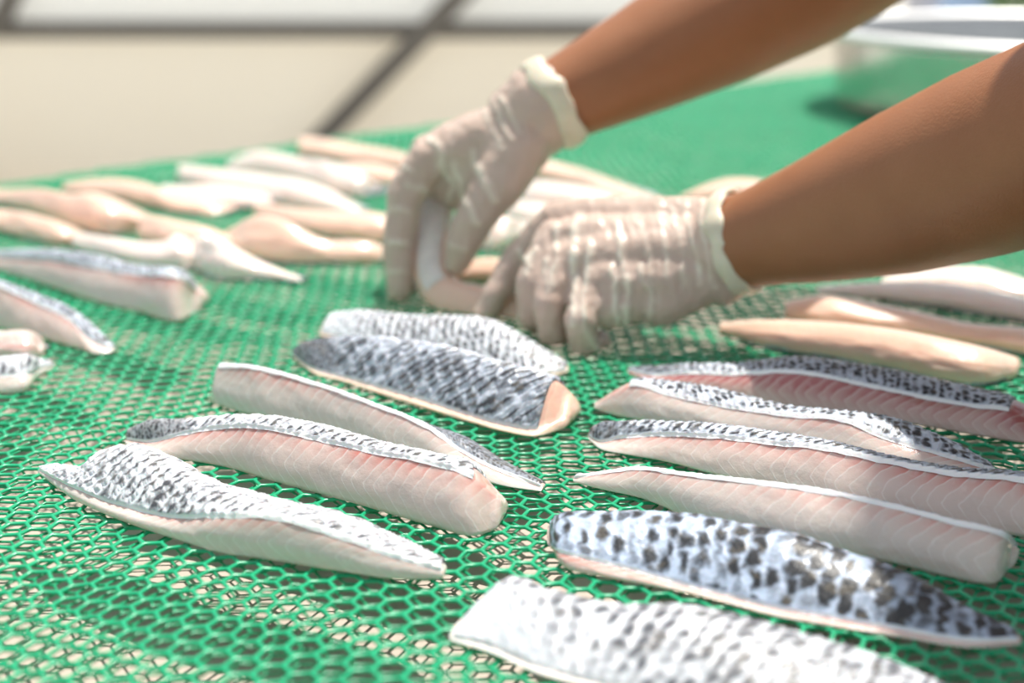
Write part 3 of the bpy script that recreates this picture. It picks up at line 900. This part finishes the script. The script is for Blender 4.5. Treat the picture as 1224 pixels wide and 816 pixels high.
skin_arm = NB('tanned_skin')
f1 = skin_arm.noise(35, 4); f2 = skin_arm.noise(900, 3)
cs = skin_arm.mix(f1, (0.30, 0.118, 0.050), (0.40, 0.170, 0.078))
skin_arm.base(skin_arm.mix(skin_arm.math('MULTIPLY', f2, 0.25), cs, (0.24, 0.09, 0.038)))
skin_arm.set('Roughness', 0.42).set('Subsurface Weight', 0.2).set('Subsurface Scale', 0.006).set('Specular IOR Level', 0.45)
skin_arm.b.inputs['Subsurface Radius'].default_value = (1.0, 0.35, 0.2)
skin_arm.bump(f2, 0.3, 0.0010)

acc = ([], [], [])
def forearm(acc, W, E, rw, re, sag, t0=-0.03):
    pts = []
    for t, r in ((t0, rw * 0.92), (t0 + 0.03, rw), (0.12, rw * 1.08), (0.3, rw * 1.32), (0.5, rw * 1.58), (0.72, re), (0.9, re * 0.99), (1.0, re * 0.93)):
        pts.append((lerp(W, E, t) + UP * sag * 4 * t * (1 - t), r))
    chain(acc, pts)
forearm(acc, LW, LE, 0.0232, 0.0405, -0.004)
forearm(acc, RW, RE, 0.0235, 0.0415, -0.003, 0.02)
chain(acc, [(LE, 0.037), (lerp(LE, LS, .5), 0.045), (LS, 0.056)])
chain(acc, [(RE, 0.037), (lerp(RE, RS, .5), 0.045), (RS, 0.056)])
def torso(acc, g):
    for s in (-1, 1):
        chain(acc, [(CHEST + SIDE * 0.11 * s + UP * 0.10 + FACE * 0.03, 0.085 + g), (CHEST + SIDE * 0.085 * s, 0.105 + g), (WAIST + SIDE * 0.065 * s, 0.10 + g), (PEL + SIDE * 0.075 * s, 0.105 + g)])
    chain(acc, [(LS, 0.058 + g), (NECK - UP * 0.03, 0.055 + g), (RS, 0.058 + g)])
    chain(acc, [(NECK - UP * 0.03, 0.06 + g), (CHEST + UP * 0.06, 0.10 + g)])
torso(acc, 0)
chain(acc, [(NECK - UP * 0.02, 0.052), (HEAD - UP * 0.07, 0.05)])
chain(acc, [(HEAD + UP * 0.035, 0.088), (HEAD + FACE * 0.02 - UP * 0.015, 0.08), (HEAD + FACE * 0.055 - UP * 0.085, 0.045)])
limb(*acc, HEAD + FACE * 0.098 + UP * 0.005, 0.008, HEAD + FACE * 0.112 - UP * 0.025, 0.014)
for s in (-1, 1):
    limb(*acc, HEAD + SIDE * 0.086 * s + UP * 0.015, 0.012, HEAD + SIDE * 0.084 * s - UP * 0.02, 0.010)
FOOTZ = FLOOR_Z
LEGS = []
for s in (-1, 1):
    hip = PEL + SIDE * 0.09 * s - UP * 0.05
    knee = body_pt(0.12 + 0.11 * s, 1.30, FOOTZ + 0.44)
    ank = body_pt(0.12 + 0.12 * s, 1.34, FOOTZ + 0.09)
    toe = body_pt(0.12 + 0.14 * s, 1.19, FOOTZ + 0.04)
    LEGS.append((hip, knee, ank, toe))
    chain(acc, [(hip, 0.088), (knee, 0.056), (lerp(knee, ank, 0.35), 0.056), (ank, 0.036)])
    limb(*acc, ank - UP * 0.04, 0.036, toe, 0.030)
me_body = fuse('person', acc, 0.0048, 10)
person = link('person', me_body, skin_arm.m)
tag(person, 'person with tanned bare forearms leaning over the net, thin gloves on both hands', 'person')

m_shirt = plain('blue_grey_cotton', (0.22, 0.27, 0.34), 0.9, scale=120)
m_trouser = plain('dark_trousers', (0.05, 0.055, 0.07), 0.9, scale=120)
m_hair = plain('black_hair', (0.015, 0.012, 0.010), 0.5, scale=200)
m_shoe = plain('black_rubber', (0.02, 0.02, 0.02), 0.5)
a2 = ([], [], [])
torso(a2, 0.010)
chain(a2, [(LS, 0.070), (lerp(LS, LE, 0.42), 0.062)])
chain(a2, [(RS, 0.070), (lerp(RS, RE, 0.42), 0.062)])
link('shirt', fuse('shirt', a2, 0.008, 5), m_shirt, person)
a2 = ([], [], [])
for hip, knee, ank, toe in LEGS:
    chain(a2, [(PEL, 0.112), (hip, 0.104), (knee, 0.072), (lerp(knee, ank, 0.95), 0.056)])
link('trousers', fuse('trousers', a2, 0.009, 5), m_trouser, person)
a2 = ([], [], [])
chain(a2, [(HEAD + UP * 0.05 - FACE * 0.015, 0.092), (HEAD + UP * 0.02 - FACE * 0.04, 0.082), (HEAD - UP * 0.04 - FACE * 0.05, 0.055)])
link('hair', fuse('hair', a2, 0.006, 4), m_hair, person)
for hip, knee, ank, toe in LEGS:
    a2 = ([], [], [])
    limb(*a2, ank - UP * 0.05 - FACE * 0.02, 0.043, toe, 0.040)
    link('shoe', fuse('shoe', a2, 0.006, 4), m_shoe, person)
m_eye = plain('eye_white', (0.8, 0.8, 0.78), 0.2)
for s in (-1, 1):
    a2 = ([], [], [])
    limb(*a2, HEAD + SIDE * 0.031 * s + FACE * 0.088 + UP * 0.008, 0.010, HEAD + SIDE * 0.033 * s + FACE * 0.088 + UP * 0.008, 0.010)
    link('eye', mesh_np('eye', np.concatenate(a2[0]), a2[1], a2[2]), m_eye, person)

# ---- gloves: hand-shaped thin latex with folds
k = NB('latex_glove')
cr = k.attr('fold').outputs['Fac']
nz = k.noise(70, 3)
nz2 = k.noise(500, 3)
cb = k.mix(nz, (0.51, 0.375, 0.305), (0.65, 0.515, 0.44))
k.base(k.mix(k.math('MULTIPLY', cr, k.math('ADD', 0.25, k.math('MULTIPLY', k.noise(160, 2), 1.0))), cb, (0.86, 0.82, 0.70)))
k.set('Roughness', 0.38).set('Subsurface Weight', 0.35).set('Subsurface Scale', 0.004).set('Specular IOR Level', 0.5)
k.b.inputs['Subsurface Radius'].default_value = (1.0, 0.6, 0.45)
k.bump(nz2, 0.2, 0.0004)
M['glove'] = k.m
k = NB('latex_cuff')
nz = k.noise(120, 3)
k.base(k.mix(nz, (0.62, 0.56, 0.42), (0.80, 0.75, 0.61)))
k.set('Roughness', 0.4).set('Subsurface Weight', 0.3).set('Subsurface Scale', 0.003)
M['cuff'] = k.m

def seg_dist(P, poly):
    d = np.full(len(P), 1e9)
    for (x0, y0), (x1, y1) in zip(poly[:-1], poly[1:]):
        a = np.array([x0, y0]); b = np.array([x1, y1]); ab = b - a
        t = np.clip(((P - a) @ ab) / (ab @ ab), 0, 1)
        d = np.minimum(d, np.linalg.norm(P - (a + t[:, None] * ab), axis=1))
    return d

def glove_mesh(name, acc, folds, voxel=0.00125, iters=15, rings=None):
    me = fuse(name, acc, voxel, iters)
    n = len(me.vertices)
    co = np.zeros(n * 3); me.vertices.foreach_get('co', co); co = co.reshape(-1, 3)
    no = np.zeros(n * 3); me.vertices.foreach_get('normal', no); no = no.reshape(-1, 3)
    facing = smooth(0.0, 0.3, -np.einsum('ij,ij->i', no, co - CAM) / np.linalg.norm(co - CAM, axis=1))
    P = project(co)
    fold = np.zeros(n); disp = np.zeros(n)
    for poly, wd, amp in folds:
        Pw = P + np.stack([fbm(P[:, 0] / 22, P[:, 1] / 22, 61) - .5, fbm(P[:, 0] / 22 + 7, P[:, 1] / 22, 62) - .5], 1) * 14
        d = seg_dist(Pw, poly)
        wd = wd * 1.25
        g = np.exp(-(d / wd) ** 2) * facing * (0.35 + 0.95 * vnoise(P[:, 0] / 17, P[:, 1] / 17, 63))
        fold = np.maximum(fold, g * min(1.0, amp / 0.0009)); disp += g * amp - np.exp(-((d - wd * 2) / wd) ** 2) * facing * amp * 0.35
    disp += (fbm(P[:, 0] / 14, P[:, 1] / 14, 5) - 0.5) * 0.0016 + (fbm(P[:, 0] / 5, P[:, 1] / 26, 6) - 0.5) * 0.0011
    co = co + no * disp[:, None]
    co[:, 2] = np.maximum(co[:, 2], 0.0004)
    me.vertices.foreach_set('co', co.astype(np.float32).ravel())
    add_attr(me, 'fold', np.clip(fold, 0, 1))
    me.update()
    return me

def cuff_mesh(name, centre, axis, rad, tube, flare=0.0, seed=0, squash=(1, 1)):
    axis = axis / np.linalg.norm(axis)
    a = np.cross(axis, UP); a /= np.linalg.norm(a); b = np.cross(axis, a)
    nu, nv = 96, 14
    th = np.arange(nu) / nu * 2 * np.pi; ph = np.arange(nv) / nv * 2 * np.pi
    wob = (vnoise(th * 2.2, th * 0, seed) - 0.5)
    V = np.zeros((nu, nv, 3))
    for i in range(nu):
        rd = np.cos(th[i]) * a * squash[0] + np.sin(th[i]) * b * squash[1]
        R = rad * (1 + 0.06 * wob[i])
        c0 = centre + rd * R + axis * (0.004 * wob[i] + flare * math.cos(th[i]))
        tb = tube * (0.75 + 0.6 * vnoise(np.array(th[i] * 3.1), np.array(0.0), seed + 2))
        for j in range(nv):
            V[i, j] = c0 + rd * tb * 0.8 * math.cos(ph[j]) + axis * tb * 2.3 * math.sin(ph[j])
    i, j = np.meshgrid(np.arange(nu), np.arange(nv), indexing='ij')
    q = np.stack([i * nv + j, ((i + 1) % nu) * nv + j, ((i + 1) % nu) * nv + (j + 1) % nv, i * nv + (j + 1) % nv], -1).reshape(-1, 4)
    return mesh_np(name, V.reshape(-1, 3), q)

# near hand (left), back of the hand towards the camera, fingers curled, index and thumb pinching the strip
acc = ([], [], [])
wr = [Y(868, 266, 0.700), Y(872, 292, 0.688), Y(876, 322, 0.684)]
mcp = [Y(664, 263, 0.738), Y(662, 284, 0.718), Y(676, 312, 0.702), Y(708, 342, 0.690)]
mr = [0.0098, 0.0100, 0.0098, 0.0095]
wsel = [wr[0], wr[1], wr[1], wr[2]]
for m_, r_, w_ in zip(mcp, mr, wsel):
    chain(acc, [(w_, 0.0125), (lerp(w_, m_, 0.45), 0.0135), (lerp(w_, m_, 0.8), 0.0125), (m_, r_)])
limb(*acc, Y(790, 360, 0.686), 0.013, Y(850, 330, 0.686), 0.013)
limb(*acc, Y(730, 366, 0.686), 0.012, Y(800, 340, 0.690), 0.014)
limb(*acc, Y(760, 300, 0.71), 0.020, Y(840, 296, 0.70), 0.019)
limb(*acc, lerp(LW, LE, 0.03), 0.0245, wr[1], 0.0235)
limb(*acc, Y(856, 302, 0.690), 0.0185, Y(692, 304, 0.707), 0.0120)
limb(*acc, Y(862, 326, 0.686), 0.0165, Y(716, 334, 0.692), 0.0118)
# index, pinching
chain(acc, [(mcp[0], 0.0098), (Y(618, 312, 0.745), 0.0088), (Y(594, 348, 0.738), 0.0076), (Y(578, 376, 0.734), 0.0064)])
# thumb, behind the index
chain(acc, [(Y(760, 285, 0.735), 0.013), (Y(690, 300, 0.757), 0.011), (Y(636, 335, 0.765), 0.0092), (Y(600, 364, 0.760), 0.0078)])
# middle, ring, little finger curled under
chain(acc, [(mcp[1], 0.0098), (Y(636, 338, 0.704), 0.0090), (Y(634, 376, 0.706), 0.0080), (Y(654, 392, 0.722), 0.0072)])
chain(acc, [(mcp[2], 0.0098), (Y(656, 362, 0.690), 0.0088), (Y(660, 398, 0.692), 0.0078), (Y(680, 402, 0.710), 0.0072)])
chain(acc, [(mcp[3], 0.0095), (Y(694, 384, 0.676), 0.0084), (Y(698, 414, 0.678), 0.0070), (Y(716, 408, 0.692), 0.0066)])
folds = [([(736,262),(742,300),(751,350),(748,390)], 3.2, 0.0011), ([(692,258),(685,310),(684,360),(682,392)], 3.2, 0.0010), ([(704,291),(700,330),(695,370),(700,395),(713,417)], 3.0, 0.0010),
         ([(669,268),(663,300),(660,340)], 2.6, 0.0008), ([(763,312),(770,335),(783,358)], 2.2, 0.0007), ([(762,262),(768,285),(773,300)], 2.2, 0.0006),
         ([(650,312),(655,345)], 2.2, 0.0007), ([(731,318),(737,360),(739,392)], 2.6, 0.0008), ([(786,246),(793,290),(800,330)], 2.0, 0.0005), ([(804,244),(811,290),(818,340)], 2.0, 0.0005),
         ([(820,243),(828,290),(836,340)], 2.0, 0.0006), ([(836,241),(844,290),(852,345)], 2.2, 0.0007), ([(775,300),(779,345),(776,385)], 2.2, 0.0005), ([(640,295),(625,330)], 2.2, 0.0007), ([(622,300),(634,318)], 2.0, 0.0007)]
gl = link('glove', glove_mesh('glove', acc, folds), M['glove'], person)
link('cuff', cuff_mesh('cuff', lerp(LW, LE, 0.035), lerp(LE - LW, np.array([0.1, 0, 0.0]), 0.3), 0.0245, 0.0021, 0.004, 3, (0.98, 1.02)), M['cuff'], gl)

# far hand (right), thumb side towards the camera, lifting the strip between thumb and fingers
acc = ([], [], [])
wf = Y(628, 146, 0.788)
mcp = [Y(512, 190, 0.785), Y(514, 182, 0.805), Y(524, 184, 0.825), Y(540, 194, 0.842)]
for i, m_ in enumerate(mcp):
    w_ = wf + np.array([0, 0.006 * i - 0.004, -0.001 * i])
    chain(acc, [(w_, 0.0165), (lerp(w_, m_, 0.5), 0.0150), (m_, 0.0112)])
limb(*acc, lerp(RW, RE, 0.025), 0.0252, wf, 0.0240)
limb(*acc, Y(600, 172, 0.785), 0.020, Y(560, 185, 0.79), 0.018)
limb(*acc, Y(580, 205, 0.785), 0.017, Y(542, 218, 0.795), 0.013)
limb(*acc, Y(560, 220, 0.80), 0.015, Y(524, 226, 0.81), 0.012)
chain(acc, [(mcp[0], 0.0115), (Y(484, 232, 0.782), 0.0106), (Y(477, 292, 0.776), 0.0092), (Y(476, 346, 0.772), 0.0074)])
chain(acc, [(mcp[1], 0.0115), (Y(484, 236, 0.812), 0.0105), (Y(482, 292, 0.806), 0.0090), (Y(488, 336, 0.796), 0.0076)])
chain(acc, [(mcp[2], 0.0112), (Y(496, 238, 0.834), 0.0098), (Y(494, 288, 0.826), 0.0086), (Y(504, 326, 0.815), 0.0074)])
chain(acc, [(mcp[3], 0.0105), (Y(516, 240, 0.852), 0.0088), (Y(514, 280, 0.845), 0.0076), (Y(520, 312, 0.835), 0.0068)])
chain(acc, [(Y(622, 172, 0.776), 0.018), (Y(596, 218, 0.768), 0.0150), (Y(570, 258, 0.764), 0.0112), (Y(553, 290, 0.766), 0.0104), (Y(547, 312, 0.768), 0.0080)])
folds = [([(566,180),(580,215),(591,237)], 3.0, 0.0010), ([(545,197),(555,240),(575,267)], 3.0, 0.0009), ([(514,163),(530,190),(541,217)], 3.0, 0.0009),
         ([(484,222),(496,226),(508,230)], 2.6, 0.0008), ([(464,251),(478,252),(490,255)], 2.4, 0.0007), ([(464,288),(476,290),(487,292)], 2.4, 0.0008), ([(541,225),(530,258)], 2.6, 0.0008),
         ([(600,120),(612,138),(620,160)], 2.2, 0.0007), ([(588,122),(602,145),(612,170)], 2.0, 0.0006), ([(575,128),(590,152),(600,178)], 2.0, 0.0005), ([(480,200),(492,205)], 2.2, 0.0007), ([(462,322),(482,326)], 2.2, 0.0006), ([(535,290),(560,296)], 2.2, 0.0006)]
gr = link('glove', glove_mesh('glove', acc, folds), M['glove'], person)
link('cuff', cuff_mesh('cuff', lerp(RW, RE, 0.045), RE - RW + np.array([-0.05, -0.04, -0.02]), 0.0252, 0.0024, 0.003, 8), M['cuff'], gr)

# ---- the strip held between the hands: bent like a U, hanging from the far hand to the near one
def held_strip():
    sp = np.array([Y(522, 246, 0.806), Y(515, 286, 0.790), Y(516, 326, 0.777), Y(534, 354, 0.766), Y(566, 364, 0.757), Y(606, 370, 0.748), Y(640, 378, 0.742)])
    tk = np.concatenate([[0], np.cumsum(np.linalg.norm(np.diff(sp, axis=0), axis=1))])
    tq = np.linspace(0, tk[-1], 70)
    C = spline(sp, tk, tq)
    T = np.gradient(C, axis=0); T /= np.linalg.norm(T, axis=1, keepdims=True)
    view = np.array([0, 1.0, -0.25]); view /= np.linalg.norm(view)
    B = np.cross(T, view); B /= np.linalg.norm(B, axis=1, keepdims=True)
    D = np.cross(B, T)
    s = tq / tk[-1]
    ra = 0.0110 * (1 - 0.25 * smooth(0.75, 1.0, s)) * (0.86 + 0.14 * smooth(0, 0.3, s)); rb = ra * 0.86
    ns = 24
    th = np.arange(ns) / ns * 2 * np.pi
    cx = np.sign(np.cos(th)) * np.abs(np.cos(th)) ** 0.8; cy = np.sign(np.sin(th)) * np.abs(np.sin(th)) ** 0.8
    V = C[:, None] + B[:, None] * (ra[:, None] * cx)[..., None] + D[:, None] * (rb[:, None] * cy)[..., None]
    V[..., 2] = np.maximum(V[..., 2], 0.0006)
    root = empty('fish_fillet', tuple(sp[3] * np.array([1, 1, 0])))
    tag(root, 'bent peach fillet held up between the two gloved hands', 'fish fillet')
    i, j = np.meshgrid(np.arange(69), np.arange(ns), indexing='ij')
    q = np.stack([i * ns + j, i * ns + (j + 1) % ns, (i + 1) * ns + (j + 1) % ns, (i + 1) * ns + j], -1).reshape(-1, 4)
    vv = np.concatenate([V.reshape(-1, 3), C[0][None], C[-1][None]])
    a = np.arange(ns)
    t = np.concatenate([np.stack([np.full(ns, 70 * ns), (a + 1) % ns, a], -1), np.stack([np.full(ns, 70 * ns + 1), 69 * ns + a, 69 * ns + (a + 1) % ns], -1)])
    me = mesh_np('flesh', vv, q, t)
    bm = bmesh.new(); bm.from_mesh(me); bmesh.ops.recalc_face_normals(bm, faces=bm.faces); bm.to_mesh(me); bm.free()
    fa = np.zeros((len(vv), 3)); fa[:-2, 0] = np.repeat(tq, ns); fa[:, 1] = 0.5
    add_vec(me, 'fl', fa)
    link('flesh', me, M['flesh_peach'], root)
    # pale silvery inner skin along the inside of the bend
    sel = np.where((cx > -0.2) & (cy < 0.75))[0]
    k0 = 34
    a0, a1 = -0.95, 1.35
    th2 = np.linspace(-2.7, -0.1, 16)
    S = C[:k0, None] + B[:k0, None] * ((ra[:k0, None] + 0.0006) * np.cos(th2))[..., None] + D[:k0, None] * ((rb[:k0, None] + 0.0006) * np.sin(th2))[..., None]
    i, j = np.meshgrid(np.arange(k0 - 1), np.arange(15), indexing='ij')
    q = np.stack([i * 16 + j, i * 16 + j + 1, (i + 1) * 16 + j + 1, (i + 1) * 16 + j], -1).reshape(-1, 4)
    me = mesh_np('skin', S.reshape(-1, 3), q)
    add_attr(me, 'pig', (0.05 + 0.25 * fbm(S[..., 0] / 0.004, S[..., 2] / 0.004, 3)).ravel())
    link('skin', me, M['skin_pale'], root)
held_strip()

# ------------------------------------------------------------------ steel basin at the far end of the table
k = NB('brushed_steel')
nz = k.noise(40, 4)
k.base(k.mix(nz, (0.56, 0.56, 0.55), (0.64, 0.64, 0.63)))
k.set('Metallic', 1.0).set('Roughness', 0.2)
M['steel'] = k.m
k = NB('satin_steel')
k.base(k.mix(k.noise(40, 4), (0.84, 0.84, 0.83), (0.92, 0.92, 0.91)))
k.set('Metallic', 0.75).set('Roughness', 0.5)
M['steel_rim'] = k.m
BR = 0.255
bc = on_z(1003, 131)
Zb = bc[1]
BCX = bc[0] + BR * 1.0
basin = empty('basin', (BCX, Zb, 0))
tag(basin, 'wide stainless steel basin with rolled rim standing on the net', 'basin')
H = 0.088
prof = [(0.001, 0.0015), (BR - 0.012, 0.0015), (BR - 0.005, 0.004), (BR - 0.001, 0.009), (BR, 0.014), (BR + 0.004, H - 0.012), (BR + 0.005, H - 0.004),
        (BR + 0.0035, H - 0.004), (BR + 0.0025, H - 0.012), (BR - 0.002, 0.022), (BR - 0.003, 0.016), (BR - 0.010, 0.007), (BR - 0.021, 0.0035), (0.001, 0.0035)]
link('bowl', lathe('bowl', prof, 96, (BCX, Zb, 0)), M['steel'], basin)
rp = []
for t in np.linspace(0, 2 * np.pi, 13):
    rp.append((BR + 0.012 + 0.010 * math.cos(t), H - 0.002 + 0.0055 * math.sin(t)))
link('rim', lathe('rim', rp, 96, (BCX, Zb, 0)), M['steel_rim'], basin)

# ------------------------------------------------------------------ things far behind the basin
def drum(px, dist, rad, hgt, m, label):
    x = (px - 612) / FPX * dist / CP
    root = empty('plastic_drum', (x, dist, FLOOR_Z))
    tag(root, label, 'drum')
    z = FLOOR_Z
    prof = [(0.01, z), (rad * 0.95, z), (rad, z + 0.03), (rad, z + hgt * 0.30), (rad * 1.04, z + hgt * 0.33), (rad, z + hgt * 0.36), (rad, z + hgt * 0.63),
            (rad * 1.04, z + hgt * 0.66), (rad, z + hgt * 0.69), (rad, z + hgt * 0.94), (rad * 0.93, z + hgt)]
    link('barrel', lathe('barrel', prof, 40, (x, dist, 0)), m, root)
    link('lid', lathe('lid', [(0.01, z + hgt * 1.01), (rad * 0.9, z + hgt * 1.01), (rad * 0.97, z + hgt), (rad * 0.97, z + hgt * 0.965)], 40, (x, dist, 0)), plain('drum_lid', (0.1, 0.1, 0.12), 0.5), root)
drum(1126, 9.0, 0.19, 0.95, plain('pale_blue_plastic', (0.32, 0.47, 0.72), 0.4), 'pale blue plastic drum standing on the floor beyond the basin')
drum(1074, 9.6, 0.15, 0.92, plain('grey_lilac_plastic', (0.50, 0.50, 0.55), 0.4), 'grey plastic drum standing beside the pale blue one')

def potted_shrub(px, dist):
    x = (px - 612) / FPX * dist / CP
    root = empty('potted_shrub', (x, dist, FLOOR_Z))
    tag(root, 'bushy green shrub in a brown pot beyond the basin', 'plant')
    z = FLOOR_Z
    link('pot', lathe('pot', [(0.01, z), (0.14, z), (0.19, z + 0.30), (0.21, z + 0.30), (0.21, z + 0.34), (0.18, z + 0.34), (0.17, z + 0.28), (0.01, z + 0.28)], 32, (x, dist, 0)), plain('terracotta', (0.32, 0.14, 0.08), 0.8), root)
    V = []; Q = []
    for i in range(900):
        d = rng.normal(size=3); d /= np.linalg.norm(d)
        c0 = np.array([x, dist, z + 0.68]) + d * np.array([0.26, 0.26, 0.34]) * rng.uniform(0.3, 1) ** 0.5
        a = rng.normal(size=3); a /= np.linalg.norm(a)
        b = np.cross(a, rng.normal(size=3)); b /= np.linalg.norm(b)
        s = rng.uniform(0.03, 0.055)
        kx = len(V)
        V += [c0 - a * s, c0 + b * s * 0.45, c0 + a * s, c0 - b * s * 0.45]
        Q.append((kx, kx + 1, kx + 2, kx + 3))
    tag(link('foliage', mesh_np('foliage', V, Q, smooth_on=False), plain('leaf_green', (0.13, 0.24, 0.08), 0.5), root), kind='stuff')
    link('stem', lathe('stem', [(0.016, z + 0.26), (0.014, z + 0.75), (0.003, z + 0.78)], 12, (x, dist, 0)), plain('bark', (0.12, 0.08, 0.05), 0.9), root)
potted_shrub(1192, 8.0)
